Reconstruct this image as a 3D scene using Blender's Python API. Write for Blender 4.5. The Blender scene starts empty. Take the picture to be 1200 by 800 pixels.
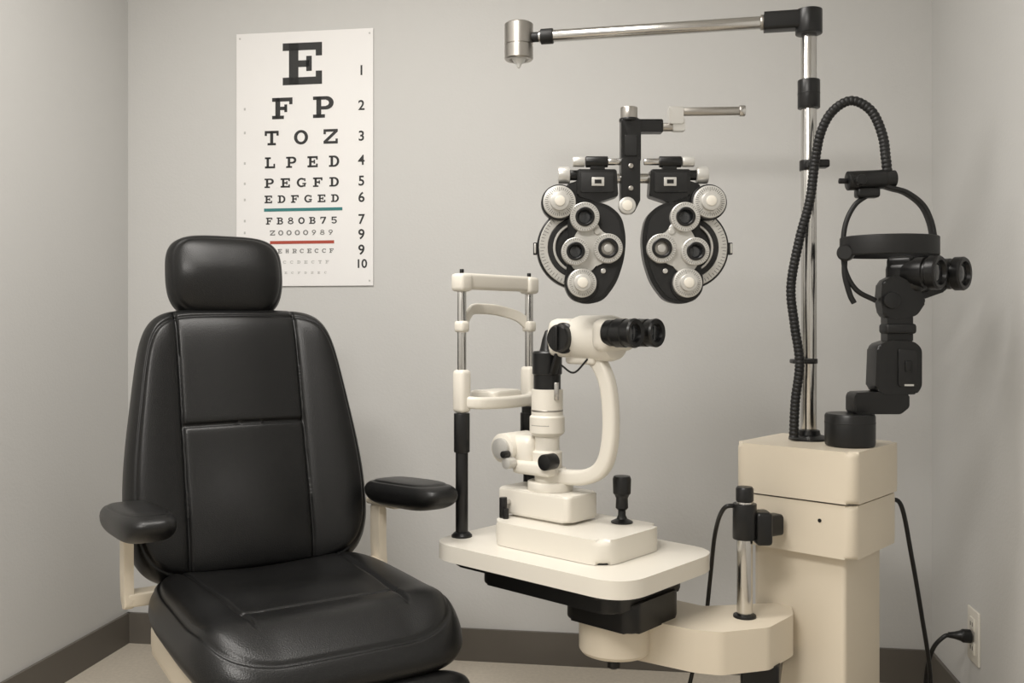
import bpy, bmesh, math, random
from math import sin, cos, pi, radians, sqrt, atan2
from mathutils import Vector, Matrix
random.seed(4)
scene = bpy.context.scene
F = 1100.0; HZ = 380.0; CZ = 1.05

def W(px, py, d):
    return Vector(((px-600)/F*d, d, CZ-(py-HZ)/F*d))

# ------------------------------------------------------------ materials
def mat(name, col, rough=0.5, metal=0.0, nscale=0, nstr=0.0, bump=0.0, bscale=200, coat=0.0, var=0.0, spec=0.5, voro=False):
    m = bpy.data.materials.new(name); m.use_nodes = True
    nt = m.node_tree; b = nt.nodes['Principled BSDF']
    b.inputs['Base Color'].default_value = (*col, 1)
    b.inputs['Roughness'].default_value = rough
    b.inputs['Metallic'].default_value = metal
    b.inputs['Specular IOR Level'].default_value = spec
    b.inputs['Coat Weight'].default_value = coat
    tc = nt.nodes.new('ShaderNodeTexCoord')
    n = nt.nodes.new('ShaderNodeTexNoise'); n.inputs['Scale'].default_value = nscale or 12
    n.inputs['Detail'].default_value = 5
    nt.links.new(tc.outputs['Object'], n.inputs['Vector'])
    mx = nt.nodes.new('ShaderNodeMix'); mx.data_type = 'RGBA'
    mx.inputs[6].default_value = (*[c*(1-var) for c in col], 1)
    mx.inputs[7].default_value = (*[min(1, c*(1+var)) for c in col], 1)
    nt.links.new(n.outputs['Fac'], mx.inputs[0])
    nt.links.new(mx.outputs[2], b.inputs['Base Color'])
    if bump > 0:
        if voro:
            t = nt.nodes.new('ShaderNodeTexVoronoi'); t.inputs['Scale'].default_value = bscale
            out = t.outputs['Distance']
        else:
            t = nt.nodes.new('ShaderNodeTexNoise'); t.inputs['Scale'].default_value = bscale
            t.inputs['Detail'].default_value = 4; out = t.outputs['Fac']
        nt.links.new(tc.outputs['Object'], t.inputs['Vector'])
        bp = nt.nodes.new('ShaderNodeBump'); bp.inputs['Strength'].default_value = bump
        bp.inputs['Distance'].default_value = 0.002
        nt.links.new(out, bp.inputs['Height']); nt.links.new(bp.outputs['Normal'], b.inputs['Normal'])
    return m

M_wall = mat('wall_paint', (.565, .562, .548), .75, nscale=1.5, var=.025, bump=.25, bscale=120, spec=.25)
M_ceil = mat('ceiling_paint', (.78, .77, .75), .9, var=.02)
M_floor = mat('floor_carpet', (.50, .45, .375), .8, nscale=90, var=.16, bump=.4, bscale=300)
M_base = mat('baseboard_vinyl', (.12, .108, .092), .5, var=.05)
M_leather = mat('black_leather', (.0055, .0055, .0055), .36, nscale=6, var=.15, bump=.13, bscale=380, voro=True, spec=.38)
M_cream = mat('cream_enamel', (.66, .59, .475), .38, nscale=4, var=.02, bump=.03, bscale=300)
M_white = mat('white_enamel', (.72, .685, .61), .34, nscale=4, var=.02)
M_black = mat('black_plastic', (.007, .007, .007), .34, nscale=8, var=.1, spec=.4)
M_matte = mat('matte_black_rubber', (.009, .009, .009), .52, nscale=30, var=.2, spec=.4)
M_chrome = mat('polished_steel', (.58, .57, .55), .2, metal=1.0, nscale=3, var=.03)
M_brushed = mat('brushed_nickel', (.43, .41, .38), .32, metal=1.0, nscale=3, var=.05)
M_silver = mat('silver_dial', (.56, .55, .52), .33, metal=.45, nscale=10, var=.04)
M_lens = mat('coated_lens', (.02, .022, .025), .06, coat=.6, var=.02)
M_paper = mat('chart_paper', (.80, .79, .78), .6, nscale=3, var=.02)
M_ink = mat('chart_ink', (.02, .02, .02), .6)
M_grey = mat('chart_grey_ink', (.18, .18, .175), .6)
M_faint = mat('chart_faint_ink', (.50, .495, .48), .6)
M_green = mat('chart_green', (.03, .18, .18), .6)
M_red = mat('chart_red', (.38, .06, .035), .6)
M_ivory = mat('ivory_plastic', (.70, .67, .60), .4)
M_frost = mat('frosted_lamp_glass', (.8, .8, .78), .3)
M_emit = bpy.data.materials.new('light_diffuser'); M_emit.use_nodes = True
_b = M_emit.node_tree.nodes['Principled BSDF']
_b.inputs['Emission Color'].default_value = (1, .96, .91, 1); _b.inputs['Emission Strength'].default_value = 1.0

# ------------------------------------------------------------ mesh helpers
def finish(name, bm, m, parent, ang=35, smooth=True):
    bmesh.ops.recalc_face_normals(bm, faces=bm.faces)
    me = bpy.data.meshes.new(name); bm.to_mesh(me); bm.free()
    if smooth:
        for p in me.polygons: p.use_smooth = True
        try: me.set_sharp_from_angle(angle=radians(ang))
        except Exception: pass
    me.materials.append(m)
    o = bpy.data.objects.new(name, me); scene.collection.objects.link(o)
    if parent is not None: o.parent = parent
    return o

def empty(name, loc, rz=0):
    e = bpy.data.objects.new(name, None); scene.collection.objects.link(e)
    e.location = loc; e.rotation_euler = (0, 0, rz); e.empty_display_size = .05
    return e

def rbox(name, c, size, m, parent=None, bev=.004, rot=(0, 0, 0), seg=3, taper=1.0):
    bm = bmesh.new(); bmesh.ops.create_cube(bm, size=1)
    for v in bm.verts:
        k = taper if v.co.z < 0 else 1.0
        v.co = Vector((v.co.x*size[0]*k, v.co.y*size[1]*k, v.co.z*size[2]))
    if bev > 0:
        bmesh.ops.bevel(bm, geom=bm.edges[:], offset=min(bev, min(size)*.49), segments=seg, profile=.5, affect='EDGES')
    R = Matrix.Rotation(rot[2], 4, 'Z') @ Matrix.Rotation(rot[1], 4, 'Y') @ Matrix.Rotation(rot[0], 4, 'X')
    bmesh.ops.transform(bm, matrix=Matrix.Translation(Vector(c)) @ R, verts=bm.verts)
    return finish(name, bm, m, parent, 40)

def basis(axis):
    a = Vector(axis).normalized()
    h = Vector((0, 0, 1)) if abs(a.z) < .9 else Vector((1, 0, 0))
    u = h.cross(a).normalized(); v = a.cross(u)
    return u, v, a

def lathe(name, prof, origin, axis, m, parent=None, n=40, ang=32):
    u, v, a = basis(axis); o = Vector(origin)
    bm = bmesh.new(); rings = []
    for r, h in prof:
        if r < 1e-6: rings.append([bm.verts.new(o+a*h)])
        else: rings.append([bm.verts.new(o+a*h+u*(r*cos(2*pi*i/n))+v*(r*sin(2*pi*i/n))) for i in range(n)])
    for A, B in zip(rings, rings[1:]):
        for i in range(n):
            j = (i+1) % n
            if len(A) == 1 and len(B) == 1: continue
            if len(A) == 1: bm.faces.new((A[0], B[i], B[j]))
            elif len(B) == 1: bm.faces.new((A[i], A[j], B[0]))
            else: bm.faces.new((A[i], A[j], B[j], B[i]))
    if len(rings[0]) > 1: bm.faces.new(rings[0])
    if len(rings[-1]) > 1: bm.faces.new(rings[-1])
    return finish(name, bm, m, parent, ang)

def cyl(name, p0, p1, r, m, parent=None, r1=None, bev=.0015, n=36):
    p0 = Vector(p0); p1 = Vector(p1); L = (p1-p0).length; r1 = r if r1 is None else r1
    b = min(bev, r*.4, r1*.4, L*.3)
    return lathe(name, [(r-b, 0), (r-b*.3, b*.3), (r, b), (r1, L-b), (r1-b*.3, L-b*.3), (r1-b, L)], p0, p1-p0, m, parent, n)

def crom(pts, n=10, closed=False):
    P = [Vector(p) for p in pts]; out = []
    N = len(P)
    for i in range(N if closed else N-1):
        if closed: p0, p1, p2, p3 = P[(i-1) % N], P[i], P[(i+1) % N], P[(i+2) % N]
        else:
            p1, p2 = P[i], P[i+1]
            p0 = P[i-1] if i > 0 else p1*2-p2
            p3 = P[i+2] if i+2 < N else p2*2-p1
        for k in range(n):
            t = k/n
            out.append(.5*((2*p1)+(p2-p0)*t+(2*p0-5*p1+4*p2-p3)*t*t+(3*p1-p0-3*p2+p3)*t**3))
    if not closed: out.append(P[-1])
    return out

def circ(r, n=16):
    return [(r*cos(2*pi*i/n), r*sin(2*pi*i/n)) for i in range(n)]
def rrect(w, h, r, n=4):
    out = []
    for cx, cy, a0 in ((w/2-r, h/2-r, 0), (-w/2+r, h/2-r, 90), (-w/2+r, -h/2+r, 180), (w/2-r, -h/2+r, 270)):
        for k in range(n+1):
            a = radians(a0+90*k/n); out.append((cx+r*cos(a), cy+r*sin(a)))
    return out

def sweep(name, pts, section, m, parent=None, up=(0, 0, 1), scale=None, closed=False, fixed=False, ang=40):
    bm = bmesh.new(); N = len(pts); rings = []; U = Vector(up)
    for i, p in enumerate(pts):
        if closed: t = pts[(i+1) % N]-pts[i-1]
        else: t = pts[min(i+1, N-1)]-pts[max(i-1, 0)]
        t.normalize()
        s = (U - t*U.dot(t))
        if s.length < 1e-4: s = basis(t)[0]
        s.normalize()
        if not fixed: U = s
        w = t.cross(s); k = scale(i/(max(N-1, 1))) if scale else 1.0
        rings.append([bm.verts.new(p+w*(a*k)+s*(b*k)) for a, b in section])
    n = len(section)
    for q in range(N if closed else N-1):
        A = rings[q]; B = rings[(q+1) % N]
        for i in range(n):
            j = (i+1) % n; bm.faces.new((A[i], A[j], B[j], B[i]))
    if not closed: bm.faces.new(rings[0]); bm.faces.new(rings[-1])
    return finish(name, bm, m, parent, ang)

def tube(name, pts, r, m, parent=None, n=8, closed=False, seg=14):
    return sweep(name, crom(pts, n, closed), circ(r, seg), m, parent, closed=closed)

def hose(name, pts, r, m, parent=None, pitch=.009):
    P = crom(pts, 40); L = [0]
    for a, b in zip(P, P[1:]): L.append(L[-1]+(b-a).length)
    tot = L[-1]; cnt = int(tot/pitch*4); out = []; j = 0
    for i in range(cnt+1):
        s = tot*i/cnt
        while j < len(L)-2 and L[j+1] < s: j += 1
        t = (s-L[j])/max(L[j+1]-L[j], 1e-9); out.append(P[j].lerp(P[j+1], min(t, 1)))
    return sweep(name, out, circ(r, 14), m, parent, scale=lambda f: (1.0, .95, .86, .95)[int(round(f*cnt)) % 4])

def round_poly(pts, r, n=6):
    out = []; N = len(pts)
    for i in range(N):
        p = Vector(pts[i]); a = (Vector(pts[i-1])-p); b = (Vector(pts[(i+1) % N])-p)
        rr = min(r, a.length*.45, b.length*.45)
        A = p+a.normalized()*rr; B = p+b.normalized()*rr
        for k in range(n+1):
            t = k/n; out.append(A*(1-t)**2+p*2*t*(1-t)+B*t*t)
    return out

def prism(name, poly, h0, h1, m, parent=None, bev=.003, M=None, seg=3, scale_low=1.0):
    """poly in XY, extruded h0..h1 along Z, then matrix M"""
    bm = bmesh.new()
    c = sum((Vector((p[0], p[1])) for p in poly), Vector((0, 0)))/len(poly)
    lo = [bm.verts.new((c.x+(p[0]-c.x)*scale_low, c.y+(p[1]-c.y)*scale_low, h0)) for p in poly]
    hi = [bm.verts.new((p[0], p[1], h1)) for p in poly]
    f0 = bm.faces.new(lo[::-1]); f1 = bm.faces.new(hi); n = len(poly)
    for i in range(n): bm.faces.new((lo[i], lo[(i+1) % n], hi[(i+1) % n], hi[i]))
    if bev > 0:
        es = list(f0.edges)+list(f1.edges)
        bmesh.ops.bevel(bm, geom=es, offset=bev, segments=seg, profile=.5, affect='EDGES')
    if M is not None: bmesh.ops.transform(bm, matrix=M, verts=bm.verts)
    return finish(name, bm, m, parent, 38)

XZ = Matrix(((1, 0, 0, 0), (0, 0, -1, 0), (0, 1, 0, 0), (0, 0, 0, 1)))  # poly(x,z), height -> -y (towards viewer)

def cushion(name, hw, hh, tf, tb, m, parent, M, e=5, N=120, rim=7, wfn=None, front=None, mapfn=None):
    """pillow: local (x, z, depth-to-front). front(x,z,rho)->extra"""
    bm = bmesh.new()
    def pt(a, b, side):
        rho = max(abs(a), abs(b))
        if rho < 1e-9: x = z = 0.0
        else:
            ph = atan2(b*hh, a*hw)
            r = (abs(cos(ph)/hw)**e+abs(sin(ph)/hh)**e)**(-1/e)
            x = cos(ph)*r*rho; z = sin(ph)*r*rho
        t = max(0, 1-rho**rim)**.5
        X = x*(wfn(z/hh) if wfn else 1)
        d = tf*t+(front(X, z, rho)*min(1, t*1.3) if front else 0) if side > 0 else -tb*t
        p = Vector((X, -d, z))
        if mapfn: p = mapfn(p)
        return p
    def par(i):  # denser near rim
        s = 2*i/N-1
        return math.copysign(1-(1-abs(s))**1.25, s)
    G = {}
    for side in (1, -1):
        for i in range(N+1):
            for j in range(N+1):
                edge = i in (0, N) or j in (0, N)
                if side < 0 and edge: G[side, i, j] = G[1, i, j]; continue
                G[side, i, j] = bm.verts.new(pt(par(i), par(j), side))
        for i in range(N):
            for j in range(N):
                q = (G[side, i, j], G[side, i+1, j], G[side, i+1, j+1], G[side, i, j+1])
                bm.faces.new(q if side > 0 else q[::-1])
    bmesh.ops.transform(bm, matrix=M, verts=bm.verts)
    return finish(name, bm, m, parent, 180)

def ring_ticks(name, c, r0, r1, n, w, m, parent, y):
    bm = bmesh.new(); c = Vector(c)
    for i in range(n):
        a = 2*pi*i/n; d = Vector((cos(a), 0, sin(a))); s = Vector((-sin(a), 0, cos(a)))*w/2
        rr = r0 if i % 5 else r0-(r1-r0)*.5
        vs = [bm.verts.new(Vector((c.x, y, c.z))+q) for q in (d*rr-s, d*rr+s, d*r1+s, d*r1-s)]
        bm.faces.new(vs)
    return finish(name, bm, m, parent, smooth=False)

# ------------------------------------------------------------ room
RA = radians(8.3); tv = Vector((cos(RA), -sin(RA), 0)); nv = Vector((sin(RA), cos(RA), 0))
BL = Vector((-1.27, 3.105, 0)); BR = Vector((1.226, 2.741, 0))
DEP = 4.4; H = 2.55
FL = BL-nv*DEP; FR = BR-nv*DEP
def wall(name, a, b, out, z0, z1, m, th=.1, inward=False):
    poly = [a, b, b+out*th, a+out*th]
    if (poly[1]-poly[0]).cross(poly[2]-poly[1]).z < 0: poly = poly[::-1]
    return prism(name, [(p.x, p.y) for p in poly], z0, z1, m, None, bev=0)
wall('wall_back', BL-tv*.1, BR+tv*.1, nv, 0, H, M_wall)
wall('wall_left', FL, BL, -tv, 0, H, M_wall)
wall('wall_right', FR, BR, tv, 0, H, M_wall)
wall('wall_front', FL-tv*.1, FR+tv*.1, -nv, 0, H, M_wall)
wall('floor', FL-tv*.1-nv*.1, FR+tv*.1-nv*.1, nv, -.1, 0, M_floor, th=DEP+.2)
wall('ceiling', FL-tv*.1-nv*.1, FR+tv*.1-nv*.1, nv, H, H+.1, M_ceil, th=DEP+.2)
def bboard(name, a, b, inn):
    wall(name, a, b, inn, 0, .10, M_base, th=.010)
bboard('baseboard_back', BL, BR, -nv)
bboard('baseboard_left', FL, BL, tv)
bboard('baseboard_right', FR, BR, -tv)
bboard('baseboard_front', FL, FR, nv)

# ceiling lights
def panel(loc, sx, sy, power, col=(1, .962, .915)):
    e = empty('ceiling_light_panel', loc, -RA)
    for i, (c, s) in enumerate((((0, sy/2+.015, -.02), (sx+.06, .03, .04)), ((0, -sy/2-.015, -.02), (sx+.06, .03, .04)),
                                ((sx/2+.015, 0, -.02), (.03, sy, .04)), ((-sx/2-.015, 0, -.02), (.03, sy, .04)))):
        rbox('frame_%d' % (i+1), c, s, M_white, e, bev=.003)
    rbox('diffuser', (0, 0, -.012), (sx, sy, .012), M_emit, e, bev=0)
    l = bpy.data.lights.new('tube_light', 'AREA'); l.shape = 'RECTANGLE'; l.size = sx*.95; l.size_y = sy*.95
    l.energy = power; l.color = col
    o = bpy.data.objects.new('tube_light', l); scene.collection.objects.link(o); o.parent = e; o.location = (0, 0, -.03)
panel((-.45, 1.70, H), 1.2, .45, 26)
panel((-.75, .20, H), 1.0, .6, 56)

w = bpy.data.worlds.new('World'); scene.world = w; w.use_nodes = True
w.node_tree.nodes['Background'].inputs[0].default_value = (1, .95, .9, 1)
w.node_tree.nodes['Background'].inputs[1].default_value = .3

# ------------------------------------------------------------ eye chart
def glyph(ch):
    R = []; 
    def r(a, b, c, d): R.append([(a, b), (c, b), (c, d), (a, d)])
    def arc(cx, cy, rx, ry, a0, a1, t=1.0, n=20):
        for i in range(n):
            p = radians(a0+(a1-a0)*i/n); q = radians(a0+(a1-a0)*(i+1)/n)
            R.append([(cx+rx*cos(p), cy+ry*sin(p)), (cx+rx*cos(q), cy+ry*sin(q)),
                      (cx+(rx-t)*cos(q), cy+(ry-t*.8)*sin(q)), (cx+(rx-t)*cos(p), cy+(ry-t*.8)*sin(p))])
    if ch in 'EFPDBRLH': r(.8, 0, 2, 5)
    if ch == 'E': r(0, 4.1, 5, 5); r(0, 0, 5, .9); r(2, 2.1, 3.4, 2.9); r(3, 1.6, 3.7, 3.4); r(4.2, 3.4, 5, 4.1); r(4.2, .9, 5, 1.6)
    elif ch == 'F': r(0, 4.1, 5, 5); r(0, 0, 2.9, .8); r(2, 2.1, 3.4, 2.9); r(3, 1.6, 3.7, 3.4); r(4.2, 3.4, 5, 4.1)
    elif ch in 'PR':
        r(0, 4.2, 3.2, 5); r(2, 1.9, 3.2, 2.7); r(0, 0, 2.9, .8); arc(3.2, 3.45, 1.8, 1.55, -90, 90, 1.15)
        if ch == 'R': R.append([(2.6, 2.2), (3.8, 2.2), (5, 0), (3.8, 0)])
    elif ch == 'D': r(0, 4.2, 2.6, 5); r(0, 0, 2.6, .8); arc(2.6, 2.5, 2.4, 2.5, -90, 90, 1.15)
    elif ch == 'B': r(0, 4.2, 3, 5); r(0, 0, 3, .8); r(2, 2.2, 3, 2.9); arc(3, 3.7, 1.7, 1.3, -90, 90, 1); arc(3, 1.4, 2, 1.45, -90, 90, 1)
    elif ch == 'T': r(0, 4.1, 5, 5); r(1.95, 0, 3.05, 5); r(0, 3.3, .8, 4.1); r(4.2, 3.3, 5, 4.1); r(1, 0, 4, .8)
    elif ch in 'O0': arc(2.5, 2.5, 2.5, 2.5, 0, 360, 1.15, 32)
    elif ch == 'Z': r(0, 4.1, 5, 5); r(0, 0, 5, .9); R.append([(0, .9), (1.5, .9), (5, 4.1), (3.5, 4.1)]); r(0, 3.3, .8, 4.1); r(4.2, .9, 5, 1.7)
    elif ch == 'L': r(0, 4.2, 2.9, 5); r(0, 0, 5, .9); r(4.2, .9, 5, 2)
    elif ch in 'CG':
        arc(2.5, 2.5, 2.5, 2.5, 50, 310, 1.15, 26); r(3.9, 3.2, 4.6, 4.7)
        if ch == 'G': r(3, 1.6, 5, 2.3); r(3.8, .3, 4.6, 2)
        else: r(3.9, .5, 4.4, 1.4)
    elif ch == '7': r(.3, 4.1, 4.7, 5); R.append([(1.2, 0), (2.5, 0), (4.7, 4.1), (3.4, 4.1)]); r(.3, 3.3, 1, 4.1)
    elif ch == '5': r(.6, 4.1, 4.5, 5); r(.6, 2.3, 1.6, 4.1); arc(2.4, 1.65, 2.2, 1.65, -150, 110, 1)
    elif ch == '8': arc(2.5, 3.7, 1.8, 1.3, 0, 360, .9); arc(2.5, 1.45, 2.2, 1.45, 0, 360, .9)
    elif ch == '9': arc(2.5, 3.4, 2, 1.6, 0, 360, .9); R.append([(1, 0), (2.3, 0), (4.5, 3.2), (3.5, 3.2)])
    elif ch == 'H': r(3, 0, 4.2, 5); r(2, 2.1, 3, 2.9)
    return R
chart = empty('eye_chart', (-.6664-nv.x*.004, 3.017-nv.y*.004, 1.582), -RA)
SX = 1/349.0; SZ = .002743
rbox('poster_sheet', (0, 0, 0), (.458, .0024, .817), M_paper, chart, bev=0)
def chartrow(name, s, y, x0, x1, h, wd, m):
    bm = bmesh.new(); n = len(s)
    for i, ch in enumerate(s):
        px = x0 if n == 1 else x0+(x1-x0)*i/(n-1)
        for poly in glyph(ch):
            vs = [bm.verts.new(((px-357+(a/5-.5)*wd)*SX, -.0018, (186-y+(b/5-.5)*h)*SZ)) for a, b in poly]
            bm.faces.new(vs)
    finish(name, bm, m, chart, smooth=False)
chartrow('row_1', 'E', 75, 355, 355, 49, 46, M_ink)
chartrow('row_2', 'FP', 126.5, 331.5, 379.5, 25, 24, M_ink)
chartrow('row_3', 'TOZ', 161, 319, 388, 17, 16.5, M_ink)
chartrow('row_4', 'LPED', 190, 317, 392, 13, 12, M_ink)
chartrow('row_5', 'PEGFD', 214, 316, 392, 11, 11, M_ink)
chartrow('row_6', 'EDFGED', 233, 315, 393, 9, 9, M_ink)
chartrow('row_7', 'FB8OB75', 258.5, 316, 392, 8, 7.5, M_ink)
chartrow('row_8', 'Z0000989', 272.5, 320, 388, 6, 6, M_grey)
chartrow('row_9', 'LEHRCECCF', 294, 320, 389, 5, 5, M_grey)
chartrow('row_10', 'ECCDECTF', 307, 326, 384, 3.6, 4, M_faint)
chartrow('row_11', 'CECFDZEC', 319.5, 328, 382, 2.6, 3, M_faint)
for i, (y, x0, x1, m) in enumerate(((245.5, 310, 401.5, M_green), (283.8, 317, 392, M_red))):
    rbox('colour_bar_%d' % (i+1), (((x0+x1)/2-357)*SX, -.0016, (186-y)*SZ), ((x1-x0)*SX, .001, 3.6*SZ), m, chart, bev=0)
for i, (t, y) in enumerate((('1', 86), ('2', 126.5), ('3', 162), ('4', 190), ('5', 214), ('6', 233), ('7', 258.5), ('9', 276), ('9', 294), ('10', 310))):
    cu = bpy.data.curves.new('line_number', 'FONT'); cu.body = t; cu.size = .044 if i < 9 else .038; cu.align_x = 'CENTER'; cu.align_y = 'CENTER'
    cu.offset = .0008
    tmp = bpy.data.objects.new('tmp', cu); scene.collection.objects.link(tmp)
    bpy.context.view_layer.update()
    me = bpy.data.meshes.new_from_object(tmp.evaluated_get(bpy.context.evaluated_depsgraph_get()))
    bpy.data.objects.remove(tmp); me.materials.clear(); me.materials.append(M_ink)
    o = bpy.data.objects.new('line_number_%d' % (i+1), me); scene.collection.objects.link(o); o.parent = chart
    o.rotation_euler = (pi/2, 0, 0); o.location = ((423.5-357)*SX, -.0018, (186-y)*SZ)
for i, y in enumerate((126, 154, 190, 214, 233, 258, 272, 294)):
    rbox('faint_mark_%d' % (i+1), ((287-357)*SX, -.0015, (186-y)*SZ), (.006, .0006, .008), M_faint, chart, bev=0)
for i, (sx, sz) in enumerate(((-1, 1), (1, 1), (-1, -1), (1, -1))):
    lathe('pin_%d' % (i+1), [(.003, 0), (.003, .001), (0, .002)], (sx*.217, -.001, sz*.393), (0, -1, 0), M_faint, chart, n=12)

# ------------------------------------------------------------ exam chair
CH = empty('exam_chair', (-.612, 2.25, 0), radians(31.5))
REC = radians(15)
def gauss(d, s): return math.exp(-(d/s)**2)
def sstep(x, a, b):
    t = min(1, max(0, (x-a)/(b-a))); return t*t*(3-2*t)
def back_front(x, z, rho):
    ax = abs(x+.012); v = 0
    v += .028*sstep(ax, .12, .26)  # bolsters
    sx = ax-.147
    v -= .008*gauss(sx, .0036)
    v -= .003*gauss(sx, .012)
    if ax < .15:
        v -= .008*gauss(z-.035, .0036)*sstep(.147-ax, 0, .006)
        v -= .003*gauss(z-.035, .012)
        v += .009*gauss(x, .11)
    v -= .006*gauss(rho-.93, .009)
    v += .014*gauss(z+.17, .10)*gauss(x, .12)
    return v
def backw(z):
    return .83+.17*sstep(-z, -1.0, .45)-.03*sstep(-z, .6, 1)
Mb = Matrix.Translation((.0, .09, .765)) @ Matrix.Rotation(-REC, 4, 'X')
cushion('backrest', .292, .332, .045, .075, M_leather, CH, Mb, e=6, N=190, rim=9, wfn=backw, front=back_front)
Mh = Matrix.Translation((-.022, .205, 1.170)) @ Matrix.Rotation(-radians(8), 4, 'X')
cushion('headrest', .147, .108, .055, .055, M_leather, CH, Mh, e=3.8, N=80, rim=4,
        wfn=lambda z: 1-.05*sstep(-z, 0, 1), front=lambda x, z, r: .012*gauss(z, .05)-.004*gauss(r-.90, .014))
for i, x in enumerate((-.07, .03)):
    cyl('headrest_post_%d' % (i+1), (x, .19, 1.0), (x, .205, 1.14), .008, M_chrome, CH)
rbox('headrest_gap_block', (-.02, .19, 1.065), (.13, .03, .06), M_black, CH, bev=.01)
# seat
def seat_front(x, z, rho):
    ax = abs(x); v = .016*sstep(ax, .12, .25)
    v -= .007*gauss(ax-.17-.02*(z/.3), .0040)*sstep(z, -.24, -.20)
    v -= .006*gauss(z+.14, .0045)*sstep(.175-ax, 0, .02)
    v += .008*gauss(z+.21, .05)
    v -= .007*gauss(rho-.92, .009)
    v -= .02*gauss(z-.14, .12)*gauss(x, .12)
    v += .008*gauss(z+.02, .07)*gauss(x, .14)
    return v
def seat_map(p):
    q = Vector((p.x, p.y, p.z))
    f = sstep(-p.z, .12, .34)
    q.y += .030*f*f
    return q
Ms = Matrix.Translation((.006, -.28, .425)) @ Matrix(((1, 0, 0, 0), (0, 0, 1, 0), (0, -1, 0, 0), (0, 0, 0, 1)))
cushion('seat', .278, .335, .065, .055, M_leather, CH, Ms, e=5, N=180, rim=6,
        wfn=lambda z: 1-.05*sstep(z, .2, 1), front=seat_front, mapfn=seat_map)
prism('seat_pan', round_poly([(-.25, -.55), (.225, -.55), (.225, .0), (-.25, .0)], .06), .325, .385, M_cream, CH, bev=.012)
rbox('tilt_mechanism', (0, -.27, .27), (.26, .36, .13), M_black, CH, bev=.02)
cyl('lift_column', (0, -.27, .04), (0, -.27, .24), .07, M_chrome, CH)
cyl('lift_shroud', (0, -.27, .03), (0, -.27, .12), .10, M_cream, CH)
prism('floor_base', round_poly([(-.27, -.6), (.27, -.6), (.27, .08), (-.27, .08)], .12), 0.0, .035, M_cream, CH, bev=.01)
# legrest
Ml = Matrix.Translation((.01, -.585, .262)) @ Matrix.Rotation(radians(8), 4, 'X')
cushion('legrest', .25, .115, .04, .035, M_leather, CH, Ml, e=5, N=60, rim=6)
rbox('footplate', (0, -.70, .085), (.36, .2, .02), M_brushed, CH, bev=.006)
for i, x in enumerate((-.12, .12)):
    tube('legrest_bar_%d' % (i+1), [(x, -.50, .30), (x, -.56, .2), (x, -.60, .11), (x, -.66, .085)], .01, M_chrome, CH)
# armrests
for i, s in enumerate((-1, 1)):
    Ma = Matrix.Translation((s*.306, -.20, .652)) @ Matrix(((1, 0, 0, 0), (0, 0, 1, 0), (0, -1, 0, 0), (0, 0, 0, 1)))
    def amap(p):
        p = p.copy(); p.y += .085*p.z
        return p
    cushion('armrest_pad_%d' % (i+1), .056, .190, .030, .038, M_leather, CH, Ma, e=3.8, N=60, rim=4, mapfn=amap,
            front=lambda x, z, r: -.003*gauss(r-.8, .03))
    rbox('armrest_plate_%d' % (i+1), (s*.306, -.085, .608), (.055, .17, .016), M_cream, CH, bev=.006, rot=(-radians(4), 0, 0))
    prism('armrest_bracket_%d' % (i+1), round_poly([(-.075, .43), (-.02, .43), (-.01, .50), (-.01, .605), (-.065, .605), (-.065, .50)], .02),
          -.010, .010, M_cream, CH, bev=.004, M=Matrix.Translation((s*.298, 0, 0)) @ Matrix(((0, 0, 1, 0), (1, 0, 0, 0), (0, 1, 0, 0), (0, 0, 0, 1))))
    rbox('armrest_tie_%d' % (i+1), (s*.265, -.047, .45), (.07, .05, .03), M_cream, CH, bev=.005)
rbox('back_bracket', (0, .10, .47), (.16, .05, .26), M_black, CH, bev=.01, rot=(-REC, 0, 0))
tube('recline_lever', [(-.22, -.42, .33), (-.28, -.44, .31), (-.33, -.45, .30)], .007, M_black, CH)
lathe('lever_knob', [(0, 0), (.012, .004), (.014, .02), (.01, .04), (0, .044)], (-.325, -.45, .302), (-1, 0, -.2), M_black, CH)

# ------------------------------------------------------------ slit lamp table + slit lamp (local x=u, y=v)
TH = radians(42)
ZT = .56
TB = empty('instrument_table', (-.116, 2.17, 0), -TH)
prism('table_top', round_poly([(-.028, -.085), (.515, -.085), (.515, .28), (-.028, .28)], .08, 12), ZT-.036, ZT, M_white, TB, bev=.010, seg=4)
prism('under_tray', round_poly([(.01, -.055), (.46, -.055), (.46, .25), (.01, .25)], .05, 8), ZT-.052, ZT-.034, M_black, TB, bev=.003)
prism('slide_housing', round_poly([(.10, -.045), (.46, -.045), (.46, .22), (.10, .22)], .03, 8), ZT-.08, ZT-.048, M_black, TB, bev=.006)
prism('pivot_block', round_poly([(.29, .01), (.47, .01), (.47, .19), (.29, .19)], .03, 8), ZT-.13, ZT-.07, M_black, TB, bev=.008)
def w2l(e, p): return Matrix.Rotation(TH, 3, 'Z') @ (Vector(p)-e.location)
pc = (.366, .095)
lathe('pivot_drum', [(.055, .355), (.072, .358), (.077, .365), (.077, .428), (.072, .434), (.06, .436)], (pc[0], pc[1], 0), (0, 0, 1), M_cream, TB, n=48)
cyl('drum_collar', (pc[0], pc[1], .43), (pc[0], pc[1], .45), .055, M_black, TB)
lathe('lock_knob', [(.006, 0), (.006, -.012), (.014, -.014), (.014, -.026), (.008, -.03)], (pc[0]+.01, pc[1]-.02, .357), (0, 0, 1), M_black, TB, n=20)

SLl = empty('slit_lamp', (-.116, 2.17, ZT), -TH)
def z_(z): return z-ZT
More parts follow.
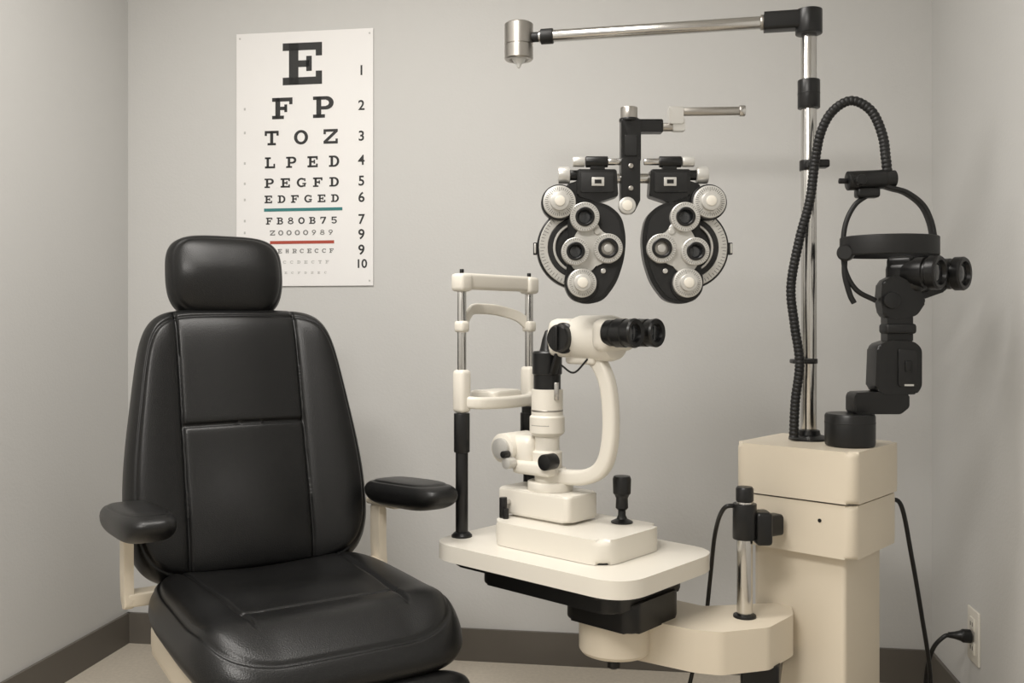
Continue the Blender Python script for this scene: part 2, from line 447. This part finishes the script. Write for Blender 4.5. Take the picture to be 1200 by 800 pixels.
# chin rest frame
for i, v in enumerate((0, .237)):
    lathe('post_foot_%d' % (i+1), [(.024, 0), (.024, .004), (.018, .010), (.014, .012)], (0, v, 0), (0, 0, 1), M_black, SLl)
    cyl('post_lower_%d' % (i+1), (0, v, .0), (0, v, z_(.80)), .0145, M_black, SLl)
    cyl('post_grip_%d' % (i+1), (0, v, z_(.755)), (0, v, z_(.845)), .0185, M_black, SLl)
    cyl('post_upper_%d' % (i+1), (0, v, z_(.84)), (0, v, z_(1.13)), .0105, M_chrome, SLl)
    rbox('post_collar_%d' % (i+1), (0, v, z_(.896)), (.036, .034, .10), M_white, SLl, bev=.010)
    rbox('post_clamp_%d' % (i+1), (0, v, z_(1.045)), (.03, .028, .028), M_white, SLl, bev=.008)
    rbox('post_head_%d' % (i+1), (0, v, z_(1.147)), (.040, .038, .042), M_white, SLl, bev=.009)
    cyl('post_tip_%d' % (i+1), (0, v, z_(1.16)), (0, v, z_(1.178)), .005, M_black, SLl)
sweep('top_crossbar', [Vector((0, v, z_(1.150))) for v in (-.0, .08, .16, .237)], rrect(.026, .038, .008), M_white, SLl)
sweep('forehead_rest', crom([(-.0, .0, z_(1.045)), (-.012, .03, z_(1.068)), (-.04, .075, z_(1.085)), (-.052, .1185, z_(1.088)), (-.04, .162, z_(1.085)), (-.012, .207, z_(1.07)), (0, .237, z_(1.045))], 8),
      rrect(.010, .026, .004), M_white, SLl, fixed=True)
sweep('chin_bar', crom([(0, 0, z_(.872)), (.035, .03, z_(.868)), (.045, .12, z_(.866)), (.035, .207, z_(.868)), (0, .237, z_(.872))], 8),
      rrect(.022, .028, .007), M_white, SLl, fixed=True)
prism('chin_cup', round_poly([(-.045, .065), (.04, .065), (.04, .172), (-.045, .172), (-.03, .12)], .02), z_(.873), z_(.893), M_white, SLl, bev=.006)
cyl('chin_screw', (.02, .119, z_(.85)), (.02, .119, z_(.875)), .008, M_chrome, SLl)
cyl('chin_adjust_knob', (.0, .237, z_(.775)), (.0, .237, z_(.83)), .022, M_black, SLl)
# base
prism('base_slab', round_poly([(.09, -.01), (.415, -.01), (.415, .215), (.09, .215)], .055, 10), .001, .052, M_white, SLl, bev=.014, seg=4)
prism('base_skirt', round_poly([(.094, -.006), (.411, -.006), (.411, .211), (.094, .211)], .055, 10), .0, .004, M_black, SLl, bev=.0)
prism('cross_slide', round_poly([(.06, .055), (.27, .055), (.27, .165), (.06, .165)], .015), .058, .115, M_white, SLl, bev=.006)
prism('slide_plinth', round_poly([(.09, .065), (.25, .065), (.25, .155), (.09, .155)], .02), .046, .06, M_white, SLl, bev=.002)
cyl('drive_pin', (.098, .035, .048), (.098, .035, .098), .009, M_black, SLl)
cyl('drive_pin_b', (.110, .030, .045), (.110, .030, .075), .007, M_black, SLl)
cyl('drive_axle', (.098, .03, .085), (.098, .06, .085), .006, M_chrome, SLl)
# joystick
lathe('joystick', [(.024, 0), (.024, .004), (.012, .010), (.0085, .018), (.0085, .028), (.014, .034), (.013, .055), (.016, .062), (.0195, .066), (.0205, .098), (.018, .104), (0, .106)],
      (.33, .17, .051), (0, 0, 1), M_black, SLl)
# swivel stack
A0 = (.175, .11)
cyl('swivel_disc', (*A0, .115), (*A0, .135), .052, M_white, SLl)
cyl('swivel_hub', (*A0, .135), (*A0, .165), .036, M_white, SLl)
# illumination tower
T0 = (.165, .11)
lathe('illum_column', [(.030, .16), (.034, .165), (.034, .20), (.028, .205), (.028, .235), (.036, .24), (.040, .245), (.040, .280), (.036, .284), (.036, .335), (.036, .337), (.036, .342), (.020, .345)], (*T0, 0), (0, 0, 1), M_white, SLl, n=44)
cyl('illum_seam', (*T0, .292), (*T0, .297), .0365, M_brushed, SLl)
lathe('lamp_cap', [(.026, .34), (.031, .342), (.031, .375), (.034, .378), (.034, .425), (.031, .429), (.018, .430), (.016, .436), (.012, .455), (.005, .475), (0, .478)], (*T0, 0), (0, 0, 1), M_black, SLl, n=44)
rbox('prism_housing', (T0[0]-.055, T0[1]-.01, .20), (.07, .06, .07), M_white, SLl, bev=.018)
cyl('slit_drum', (.075, .055, .205), (.075, .145, .205), .034, M_white, SLl)
cyl('slit_drum_cap', (.075, .046, .205), (.075, .056, .205), .024, M_silver, SLl)
cyl('slit_knob_small', (.105, .035, .175), (.105, .06, .175), .013, M_silver, SLl)
cyl('filter_knob', (.10, .03, .195), (.10, .05, .195), .008, M_black, SLl)
cyl('angle_knob', (.205, .05, .185), (.205, .085, .185), .018, M_black, SLl)
rbox('lamp_bracket', (.155, .075, .165), (.11, .03, .03), M_white, SLl, bev=.008)
cyl('mirror_stem', (.20, .10, .32), (.20, .10, .36), .006, M_chrome, SLl)
rbox('deflect_mirror', (.215, .085, .415), (.008, .02, .075), M_black, SLl, bev=.002, rot=(0, radians(18), 0))
for i in range(10):
    cyl('scale_tick_%d' % i, (T0[0]+.039*cos(-1.9+i*.12), T0[1]+.039*sin(-1.9+i*.12), .262), (T0[0]+.0403*cos(-1.9+i*.12), T0[1]+.0403*sin(-1.9+i*.12), .262), .0012, M_black, SLl, n=8)
# microscope C arm
arm = [(.15, .11, .150), (.22, .11, .148), (.285, .11, .157), (.325, .11, .185), (.342, .11, .24), (.343, .11, .31), (.332, .11, .37), (.305, .11, .412), (.27, .11, .425)]
sweep('microscope_arm', crom(arm, 8), rrect(.034, .030, .009), M_white, SLl, up=(0, 1, 0), fixed=True)
# microscope
mz = z_(1.020)
rbox('microscope_cradle', (.275, .11, mz-.045), (.08, .05, .025), M_white, SLl, bev=.008)
lathe('microscope_body', [(.034, 0), (.040, .003), (.042, .01), (.042, .05), (.047, .06), (.050, .070), (.050, .150), (.046, .163), (.036, .168)], (.195, .11, mz), (1, 0, 0), M_white, SLl, n=48)
rbox('objective_block', (.228, .11, mz), (.075, .078, .086), M_white, SLl, bev=.02)
cyl('objective_lens', (.188, .11, mz), (.196, .11, mz), .027, M_lens, SLl)
lathe('magnification_knob', [(.034, 0), (.034, .006), (.030, .009), (.030, .024), (.027, .028), (0, .028)], (.245, .074, mz), (0, -1, 0), M_black, SLl)
rbox('knob_rib', (.245, .046, mz), (.010, .012, .052), M_black, SLl, bev=.003)
rbox('binocular_bridge', (.352, .11, mz+.008), (.045, .125, .072), M_white, SLl, bev=.024, seg=5)
for i, v in enumerate((.072, .152)):
    lathe('eyepiece_%d' % (i+1), [(.026, 0), (.028, .003), (.028, .018), (.0255, .021), (.0255, .024), (.030, .027), (.030, .048), (.028, .050), (.029, .054), (.031, .070), (.029, .074), (.020, .072), (.018, .064), (0, .063)],
          (.362, v, mz+.012), (1, 0, .0), M_black, SLl, n=36)
    cyl('eyepiece_ring_%d' % (i+1), (.388, v, mz+.012), (.390, v, mz+.012), .0304, M_matte, SLl)
    cyl('ocular_glass_%d' % (i+1), (.422, v, mz+.012), (.428, v, mz+.012), .0185, M_lens, SLl)
tube('bulb_cable', [(.30, .085, mz-.045), (.27, .075, mz-.075), (.23, .08, mz-.06)], .0022, M_black, SLl)

# ------------------------------------------------------------ instrument stand
ST = empty('instrument_stand', (.69, 2.12, 0), -TH)
def sq(a, b, r=.03): return round_poly([(-a, -b), (a, -b), (a, b), (-a, b)], r, 8)
prism('upper_housing', sq(.138, .128, .026), .676, .785, M_cream, ST, bev=.012, seg=4)
prism('lower_housing', sq(.134, .124, .026), .56, .672, M_cream, ST, bev=.010, seg=4)
prism('housing_seam', sq(.129, .119), .670, .678, M_base, ST, bev=.0)
prism('pedestal_column', sq(.105, .100, .012), .03, .565, M_cream, ST, bev=.004)
prism('pedestal_foot', sq(.16, .16, .04), 0, .04, M_cream, ST, bev=.01)
lathe('housing_screw', [(.004, 0), (.004, .002), (0, .002)], (.06, -.1235, .635), (0, -1, 0), M_black, ST, n=12)
# swing arm
P = [(.20, 2.06), (.25, 2.15), (.33, 2.14), (.42, 2.06), (.62, 2.09), (.60, 2.0), (.538, 1.93), (.525, 1.915), (.42, 1.885), (.37, 1.90), (.22, 2.0)]
loc = [w2l(ST, (x, y, 0)) for x, y in P]
prism('swing_arm', round_poly([(p.x, p.y) for p in loc][::-1], .012, 6), .345, .432, M_cream, ST, bev=.010, seg=4)
prism('arm_clip', round_poly([(p.x, p.y) for p in [w2l(ST, (x, y, 0)) for x, y in ((.47, 1.93), (.55, 1.93), (.60, 2.08), (.5, 2.06))]], .01), .30, .347, M_black, ST, bev=.004)
r0 = w2l(ST, (.492, 1.985, 0))
cyl('rod_flange', (r0.x, r0.y, .430), (r0.x, r0.y, .437), .024, M_black, ST)
cyl('support_rod', (r0.x, r0.y, .43), (r0.x, r0.y, .68), .0165, M_chrome, ST)
cyl('rod_clamp', (r0.x, r0.y, .597), (r0.x, r0.y, .672), .025, M_black, ST)
lathe('rod_clamp_knob', [(.016, .67), (.016, .675), (.0185, .678), (.0185, .703), (.016, .707), (0, .708)], (r0.x, r0.y, 0), (0, 0, 1), M_black, ST)
r1 = w2l(ST, (.575, 2.035, 0))
sweep('clamp_bridge', [Vector((r0.x, r0.y, .618)), Vector((r1.x, r1.y, .618))], rrect(.036, .045, .008), M_black, ST)
rbox('clamp_pad', (w2l(ST, (.530, 1.990, .62))), (.035, .05, .07), M_black, ST, bev=.008, rot=(0, 0, TH))
tube('supply_cable', [w2l(ST, W(864, 592, 1.985)), w2l(ST, W(848, 596, 1.99)), w2l(ST, W(838, 625, 2.06)), w2l(ST, W(832, 680, 2.16)), w2l(ST, W(826, 730, 2.2)), w2l(ST, W(812, 785, 2.2)), w2l(ST, W(802, 840, 2.2)), w2l(ST, Vector((.43, 2.25, .006))), w2l(ST, Vector((.62, 2.33, .006)))], .0048, M_black, ST)
tube('mains_cable', [w2l(ST, W(1040, 585, 2.16)), w2l(ST, W(1056, 592, 2.17)), w2l(ST, W(1068, 650, 2.2)), w2l(ST, W(1080, 720, 2.25)), w2l(ST, W(1090, 790, 2.3)), w2l(ST, Vector((1.03, 2.32, .05))), w2l(ST, Vector((1.06, 2.42, .006))), w2l(ST, Vector((1.0, 2.5, .006)))], .0052, M_black, ST)

# ------------------------------------------------------------ overhead lamp on pole
PD = 2.16; px0 = .683
LP = empty('overhead_exam_lamp', (px0, PD, .785), 0)
def pz(y): return CZ-(y-HZ)/F*PD-.785
lathe('pole_flange', [(.045, 0), (.045, .004), (.035, .010), (.026, .012), (.024, .022), (.018, .024)], (0, 0, 0), (0, 0, 1), M_black, LP)
cyl('pole', (0, 0, 0), (0, 0, pz(35)), .0175, M_chrome, LP)
cyl('sleeve_joint', (0, 0, pz(127)), (0, 0, pz(94)), .025, M_black, LP)
cyl('sleeve_line', (0, 0, pz(111)), (0, 0, pz(109)), .0254, M_matte, LP)
cyl('hose_collar', (0, 0, pz(200)), (0, 0, pz(188)), .021, M_black, LP)
cyl('hose_collar_low', (0, 0, pz(426)), (0, 0, pz(420)), .0195, M_black, LP)
rbox('hose_tie_1', (.012, -.022, pz(194)), (.05, .03, .018), M_black, LP, bev=.004)
rbox('hose_tie_2', (-.018, -.01, pz(423)), (.05, .034, .010), M_black, LP, bev=.003)
AE = Vector(((608-600)/F*2.30, 2.30, 0))-Vector((px0, PD, 0)); ad = AE.normalized()
az = pz(23)
cyl('knuckle', (0, 0, pz(40)), (0, 0, pz(12)), .030, M_black, LP)
sweep('knuckle_arm', [Vector((0, 0, az))-ad*.012, Vector((0, 0, az))+ad*.10], rrect(.042, .042, .008), M_black, LP)
cyl('knuckle_trim', Vector((0, 0, az))+ad*.10, Vector((0, 0, az))+ad*.108, .0175, M_brushed, LP)
Lr = AE.length
cyl('boom', Vector((0, 0, az))+ad*.08, Vector((0, 0, az))+ad*(Lr-.05), .0145, M_chrome, LP)
cyl('boom_tip', Vector((0, 0, az))+ad*(Lr-.085), Vector((0, 0, az))+ad*(Lr-.055), .0185, M_matte, LP)
cyl('boom_neck', Vector((0, 0, az))+ad*(Lr-.06), Vector((0, 0, az))+ad*(Lr-.02), .012, M_matte, LP)
lathe('lamp_housing', [(0, .040), (.031, .040), (.035, .037), (.035, -.012), (.033, -.013), (.033, -.016), (.035, -.017), (.035, -.047), (.032, -.050), (.024, -.050), (.020, -.044), (0, -.044)], (AE.x, AE.y, az-.004), (0, 0, 1), M_brushed, LP, n=44)
lathe('lamp_bulb', [(.018, 0), (.015, -.008), (.007, -.016), (.004, -.024), (0, -.026)], (AE.x, AE.y, az-.048), (0, 0, 1), M_frost, LP, n=24)

# ------------------------------------------------------------ indirect ophthalmoscope
OD = 2.05; so = OD/F
OP = empty('binocular_ophthalmoscope', ((996-600)*so, OD, .785), 0)
def o(px, py, y=0.0): return Vector(((px-996)*so, y, CZ-(py-HZ)*so-.785))
lathe('mount_drum', [(.048, 0), (.052, .003), (.053, .010), (.053, .066), (.050, .071), (0, .072)], (0, 0, 0), (0, 0, 1), M_black, OP, n=48)
cyl('drum_seam', (0, 0, .050), (0, 0, .053), .0535, M_matte, OP)
def opl(name, pts, y0, y1, m, r, bev=.005):
    pp = [(o(x, 0).x, o(0, y).z) for x, y in pts]
    ar = sum(pp[i-1][0]*pp[i][1]-pp[i][0]*pp[i-1][1] for i in range(len(pp)))
    if ar < 0: pp = pp[::-1]
    prism(name, round_poly(pp, r), y0, y1, m, OP, bev=bev, M=XZ)
opl('lower_bracket', ((996, 484), (1050, 484), (1060, 476), (1060, 460), (1050, 457), (999, 459), (996, 464)), -.026, .026, M_black, .006)
opl('transformer_body', ((1022, 404), (1040, 398), (1066, 400), (1074, 408), (1074, 452), (1068, 461), (1030, 461), (1020, 455)), -.028, .028, M_black, .010, .006)
opl('body_face', ((1046, 408), (1068, 410), (1068, 452), (1046, 452)), .026, .032, M_matte, .006, .002)
rbox('switch', o(1057, 428, -.033), (.014, .006, .024), M_black, OP, bev=.002)
rbox('label', o(1058, 450, -.033), (.020, .001, .004), M_silver, OP, bev=0)
opl('stalk', ((1036, 402), (1036, 368), (1050, 366), (1066, 368), (1066, 402)), -.018, .018, M_black, .006)
opl('stalk_neck', ((1032, 372), (1028, 352), (1030, 330), (1046, 322), (1070, 335), (1082, 352), (1070, 370), (1050, 374)), -.016, .020, M_black, .010)
rbox('stalk_clip', o(1051, 385, -.004), (.066, .046, .022), M_matte, OP, bev=.006)
cyl('stalk_pivot', o(1040, 352, -.030), o(1040, 352, .022), .018, M_matte, OP)
# binocular optics
ax = Vector((.66, -.75, -.02)).normalized()
rbox('optics_housing', o(1070, 324, .02), (.085, .080, .070), M_black, OP, bev=.018, rot=(0, 0, -.75))
rbox('optics_top', o(1064, 308, .02), (.06, .06, .03), M_black, OP, bev=.010, rot=(0, 0, -.75))
for i, (px, py, y) in enumerate(((1074, 320, -.012), (1113, 320, .030))):
    lathe('ocular_%d' % (i+1), [(.026, -.03), (.031, -.016), (.034, 0), (.034, .016), (.031, .019), (.031, .023), (.037, .027), (.037, .044), (.034, .048), (.027, .048), (.024, .040), (0, .038)],
          o(px, py, y), ax, M_black, OP, n=40)
    lathe('ocular_glass_%d' % (i+1), [(.022, .0385), (.014, .0425), (0, .044)], o(px, py, y), ax, M_lens, OP, n=30)
opl('optics_link', ((1052, 304), (1112, 306), (1114, 340), (1080, 352), (1052, 348)), -.045, -.01, M_black, .012)
# head band (horizontal oval) + crown loop
hb = []
for k in range(48):
    a = 2*pi*k/48
    hb.append(o(1042+54*cos(a), 289, .085*sin(a)))
sweep('head_band', hb, rrect(.007, .042, .003), M_matte, OP, closed=True, fixed=True)
lathe('band_knob', [(.016, 0), (.018, .003), (.018, .016), (.014, .020), (0, .020)], o(990, 297, -.012), (-.6, -1, 0), M_black, OP)
tube('crown_strap_thin', [o(1018, 228), o(1002, 240), o(991, 262), o(988, 290), o(991, 318), o(1004, 340), o(1026, 352)], .0055, M_matte, OP)
sweep('crown_strap_thick', crom([o(1036, 218), o(1046, 221), o(1062, 226), o(1080, 240), o(1090, 260), o(1095, 285)], 8), rrect(.010, .024, .004), M_matte, OP, up=(0, 1, 0), fixed=True)
tube('crown_strap_rear', [o(990, 300), o(990, 322, .0), o(996, 345, .0), o(1001, 355)], .006, M_matte, OP)
# top clamp
cyl('clamp_barrel', o(993, 212), o(1036, 210), .021, M_black, OP)
cyl('clamp_barrel_end', o(1034, 210), o(1049, 209), .018, M_matte, OP)
cyl('clamp_pin', o(983, 212), o(995, 212), .006, M_black, OP)
rbox('clamp_jaw', o(1016, 226), (.05, .03, .022), M_black, OP, bev=.006)
cyl('clamp_lock', o(1003, 213, -.038), o(1003, 213, -.01), .011, M_black, OP)
# hose
hp = [Vector((930, 512)), Vector((932, 470)), Vector((937, 425)), Vector((931, 380)), Vector((927, 335)), Vector((937, 280)), Vector((949, 235)), Vector((955, 190)), Vector((962, 155)), Vector((976, 130)), Vector((998, 118)), Vector((1021, 130)), Vector((1034, 158)), Vector((1038, 185)), Vector((1040, 204))]
ds = [2.13, 2.13, 2.125, 2.125, 2.125, 2.12, 2.115, 2.115, 2.10, 2.09, 2.08, 2.07, 2.06, 2.05, 2.05]
pts = [W(p.x, p.y, d)-OP.location for p, d in zip(hp, ds)]
hose('corrugated_hose', pts, .0110, M_matte, OP)

# ------------------------------------------------------------ phoropter
FD = 1.95; sp = FD/F
PH = empty('phoropter', ((742-600)*sp, FD, CZ-(265-HZ)*sp), 0)
def q(px, py, y=0.0): return Vector(((px-742)*sp, y, (265-py)*sp))
def disc(name, px, py, r, y0, y1, m, bev=.0015, n=44): return cyl(name, q(px, py, y0), q(px, py, y1), r*sp, m, PH, bev=bev, n=n)
def plate(name, pts, y0, y1, m, r=.006, bev=.003):
    pp = [(q(x, y).x, q(x, y).z) for x, y in pts]
    ar = sum(pp[i-1][0]*pp[i][1]-pp[i][0]*pp[i-1][1] for i in range(len(pp)))
    if ar < 0: pp = pp[::-1]
    prism(name, round_poly(pp, r), -y0, -y1, m, PH, bev=bev, M=XZ)
def pring(name, px, py, ro, ri, y0, y1, m):
    L = abs(y1-y0); ro *= sp; ri *= sp
    lathe(name, [(ri, 0), (ro-.001, 0), (ro, .001), (ro, L-.0015), (ro-.0015, L), (ri+.001, L), (ri, L-.001), (ri, 0)], q(px, py, y0), (0, -1, 0), m, PH, n=48)
for side, nm in ((1, 'a'), (-1, 'b')):
    def mx(x): return x if side > 0 else 1484-x
    cx = 678
    disc('lens_wheel_%s' % nm, mx(cx), 290, 49, .034, .004, M_black, bev=.003, n=72)
    pring('wheel_scale_%s' % nm, mx(cx), 290, 46.5, 36, .006, -.0005, M_silver)
    ring_ticks('wheel_ticks_%s' % nm, q(mx(cx), 290), 41*sp, 45*sp, 70, .0009, M_ink, PH, -.0009)
    pring('wheel_groove_%s' % nm, mx(cx), 290, 36, 30, .006, -.002, M_matte)
    pring('wheel_inner_%s' % nm, mx(cx), 290, 30, 27, .006, -.003, M_silver)
    # black front cover (tear drop)
    plate('cover_%s' % nm, [(mx(x), y) for x, y in ((668, 246), (690, 236), (712, 240), (728, 254), (733, 278), (731, 304), (722, 332), (706, 353), (686, 357), (668, 351), (660, 334), (664, 312), (668, 285), (664, 262))], .018, -.012, M_black, r=.02, bev=.004)
    plate('cover_rim_%s' % nm, [(mx(x), y) for x, y in ((672, 250), (690, 240), (710, 244), (724, 257), (728, 279), (726, 303), (718, 329), (703, 349), (686, 352), (671, 347), (665, 333), (669, 312), (672, 285), (669, 264))], -.010, -.015, M_matte, r=.02, bev=.002)
    # silver turret behind three rings
    plate('turret_%s' % nm, [(mx(x), y) for x, y in ((664, 300), (672, 278), (682, 262), (700, 262), (704, 275), (722, 276), (728, 294), (718, 310), (700, 308), (690, 322), (672, 318))], -.013, -.020, M_silver, r=.014, bev=.002)
    # outer big dial
    disc('sphere_dial_base_%s' % nm, mx(655), 238, 21, .012, -.016, M_black, n=60)
    disc('sphere_dial_%s' % nm, mx(655), 238, 19, -.014, -.026, M_silver, bev=.003, n=60)
    ring_ticks('sphere_ticks_%s' % nm, q(mx(655), 238), 13.5*sp, 17*sp, 40, .0008, M_ink, PH, -.0264)
    disc('sphere_knob_%s' % nm, mx(655), 238, 11, -.024, -.040, M_silver, bev=.002)
    disc('sphere_cap_%s' % nm, mx(655), 238, 6, -.039, -.043, M_white)
    # rings with lens apertures
    for k, (x, y, ro, ri, yo, mm) in enumerate(((684, 256, 17, 10.5, -.034, M_silver), (673, 296, 16, 10, -.040, M_silver), (711, 292, 17, 11, -.030, M_silver))):
        pring('aperture_ring_%s%d' % (nm, k), mx(x), y, ro, ri, -.012, yo, mm)
        ring_ticks('aperture_ticks_%s%d' % (nm, k), q(mx(x), y), (ro-3.2)*sp, (ro-1)*sp, 36, .0007, M_ink, PH, yo-.0004)
        pring('aperture_lip_%s%d' % (nm, k), mx(x), y, ri+.6, ri-2.4, -.012, yo-.005, M_black)
        disc('aperture_glass_%s%d' % (nm, k), mx(x), y, ri-1, -.013, yo+.006, M_lens if k < 2 else M_brushed)
    disc('aperture_core_%s' % nm, mx(711), 292, 5, -.02, -.027, M_silver)
    # lower knob
    disc('cylinder_dial_base_%s' % nm, mx(681), 334, 19, -.010, -.019, M_black)
    disc('cylinder_dial_%s' % nm, mx(681), 332, 17, -.015, -.030, M_silver, bev=.003, n=60)
    ring_ticks('cylinder_ticks_%s' % nm, q(mx(681), 332), 12.5*sp, 15*sp, 36, .0007, M_ink, PH, -.0304)
    disc('cylinder_knob_%s' % nm, mx(681), 332, 10, -.028, -.044, M_silver, bev=.002)
    disc('cylinder_cap_%s' % nm, mx(681), 332, 6, -.043, -.047, M_white)
    disc('small_screw_%s' % nm, mx(706), 318, 3, -.014, -.019, M_silver)
    disc('small_screw2_%s' % nm, mx(699), 272, 4, -.014, -.024, M_silver)
    # side lever
    plate('side_tab_%s' % nm, [(mx(x), y) for x, y in ((625, 284), (634, 284), (634, 298), (625, 298))], .020, .004, M_black, r=.001, bev=.001)
    rbox('side_pin_%s' % nm, q(mx(627), 291, .004), (.004, .012, .020), M_silver, PH, bev=.001)
    # upper blocks
    plate('head_block_%s' % nm, [(mx(x), y) for x, y in ((676, 199), (722, 199), (724, 230), (700, 238), (676, 230))], .030, -.010, M_black, r=.004)
    plate('head_block_face_%s' % nm, [(mx(x), y) for x, y in ((680, 203), (718, 203), (718, 226), (680, 226))], -.009, -.014, M_matte, r=.002, bev=.001)
    rbox('readout_%s' % nm, q(mx(700), 214, -.015), (.026, .003, .018), M_silver, PH, bev=.001)
    rbox('readout_window_%s' % nm, q(mx(700), 214, -.0168), (.014, .001, .008), M_black, PH, bev=0)
    cyl('level_bar_%s' % nm, q(mx(686), 190, -.004), q(mx(712), 190, -.004), 6.5*sp, M_black, PH)
    cyl('level_bar_knob_%s' % nm, q(mx(671), 190, -.004), q(mx(685), 190, -.004), 6*sp, M_silver, PH)
    cyl('level_bar_neck_%s' % nm, q(mx(710), 190, -.004), q(mx(730), 190, -.004), 4*sp, M_chrome, PH)
    rbox('bar_stand_%s' % nm, q(mx(700), 197, .0), (.03, .02, .012), M_black, PH, bev=.002)
    cyl('pd_knob_%s' % nm, q(mx(654), 205, .004), q(mx(668), 205, .004), 10*sp, M_silver, PH, bev=.003)
    cyl('pd_knob_stem_%s' % nm, q(mx(664), 205, .004), q(mx(680), 205, .004), 6*sp, M_black, PH)
    plate('dial_arm_%s' % nm, [(mx(x), y) for x, y in ((664, 216), (684, 210), (700, 230), (684, 246), (662, 240))], .022, -.006, M_black, r=.006)
# center
plate('centre_bracket', [(727, 186), (749, 186), (749, 236), (742, 250), (734, 250), (727, 236)], .022, -.018, M_black, r=.003)
cyl('bridge_rail', q(690, 208, .012), q(794, 208, .012), 6*sp, M_chrome, PH)
disc('centre_knob', 733, 243, 10, -.016, -.034, M_silver, bev=.003)
disc('centre_knob_cap', 733, 243, 6, -.033, -.036, M_white)
disc('pivot_screw', 738, 196, 3, -.016, -.021, M_brushed); disc('pivot_screw_low', 738, 222, 3, -.016, -.021, M_brushed)
plate('riser', [(727, 141), (750, 141), (750, 190), (727, 190)], .016, -.016, M_black, r=.003)
plate('riser_arm', [(746, 141), (776, 141), (776, 156), (746, 156)], .013, -.013, M_black, r=.002)
plate('riser_recess', [(731, 160), (745, 160), (745, 184), (731, 184)], -.015, -.019, M_matte, r=.002, bev=.001)
cyl('riser_cap', q(737, 141, 0), q(737, 126, 0), 10*sp, M_brushed, PH)
cyl('riser_ring', q(737, 143, 0), q(737, 139, 0), 11.5*sp, M_black, PH)
cyl('side_rod_neck', q(774, 149, 0), q(800, 149, 0), 5*sp, M_brushed, PH)
plate('side_block', [(783, 126), (800, 126), (800, 146), (783, 146)], .012, -.012, M_silver, r=.002, bev=.002)
plate('side_block_foot', [(788, 140), (802, 140), (802, 154), (788, 154)], .010, -.010, M_silver, r=.002, bev=.002)
cyl('side_rod', q(798, 131, 0), q(868, 130, 0), 5*sp, M_brushed, PH)
cyl('side_rod_tip', q(866, 130, 0), q(873, 130, 0), 6.5*sp, M_chrome, PH)

# ------------------------------------------------------------ outlet + plug
OL = empty('wall_outlet', BR-nv*.368+Vector((0, 0, .262)), -RA)
rbox('cover_plate', (-.003, 0, 0), (.006, .08, .135), M_ivory, OL, bev=.002)
for i, z in enumerate((.03, -.03)):
    rbox('socket_%d' % (i+1), (-.007, 0, z), (.004, .036, .032), M_ivory, OL, bev=.0015)
    for j, y in enumerate((-.007, .007)):
        rbox('slot_%d%d' % (i, j), (-.009, y, z), (.0012, .003, .010), M_black, OL, bev=0)
lathe('plate_screw', [(.003, 0), (.003, .001), (0, .0015)], (-.006, 0, 0), (-1, 0, 0), M_brushed, OL, n=12)
PC = empty('power_cord', BR-nv*.368+Vector((0, 0, .262)), -RA)
lathe('plug', [(.014, .010), (.017, .012), (.017, .030), (.013, .036), (.009, .05), (.007, .064), (0, .065)], (0, 0, -.002), (-1, 0, .02), M_black, PC, n=28)
tube('cord', [(-.06, 0, -.001), (-.075, 0, -.006), (-.10, .0, -.035), (-.112, .01, -.09), (-.116, .02, -.16), (-.125, .03, -.24), (-.16, .04, -.256), (-.24, .10, -.256)], .0055, M_black, PC)

# ------------------------------------------------------------ camera
cam = bpy.data.cameras.new('camera'); cam.lens = 33.0; cam.sensor_width = 36; cam.shift_y = -20/1200
cam.clip_start = .02
co = bpy.data.objects.new('camera', cam); scene.collection.objects.link(co)
co.location = (0, 0, CZ); co.rotation_euler = (pi/2, 0, 0); scene.camera = co
try:
    scene.view_settings.view_transform = 'Standard'; scene.view_settings.look = 'None'
    scene.view_settings.exposure = 0.0
except Exception: pass
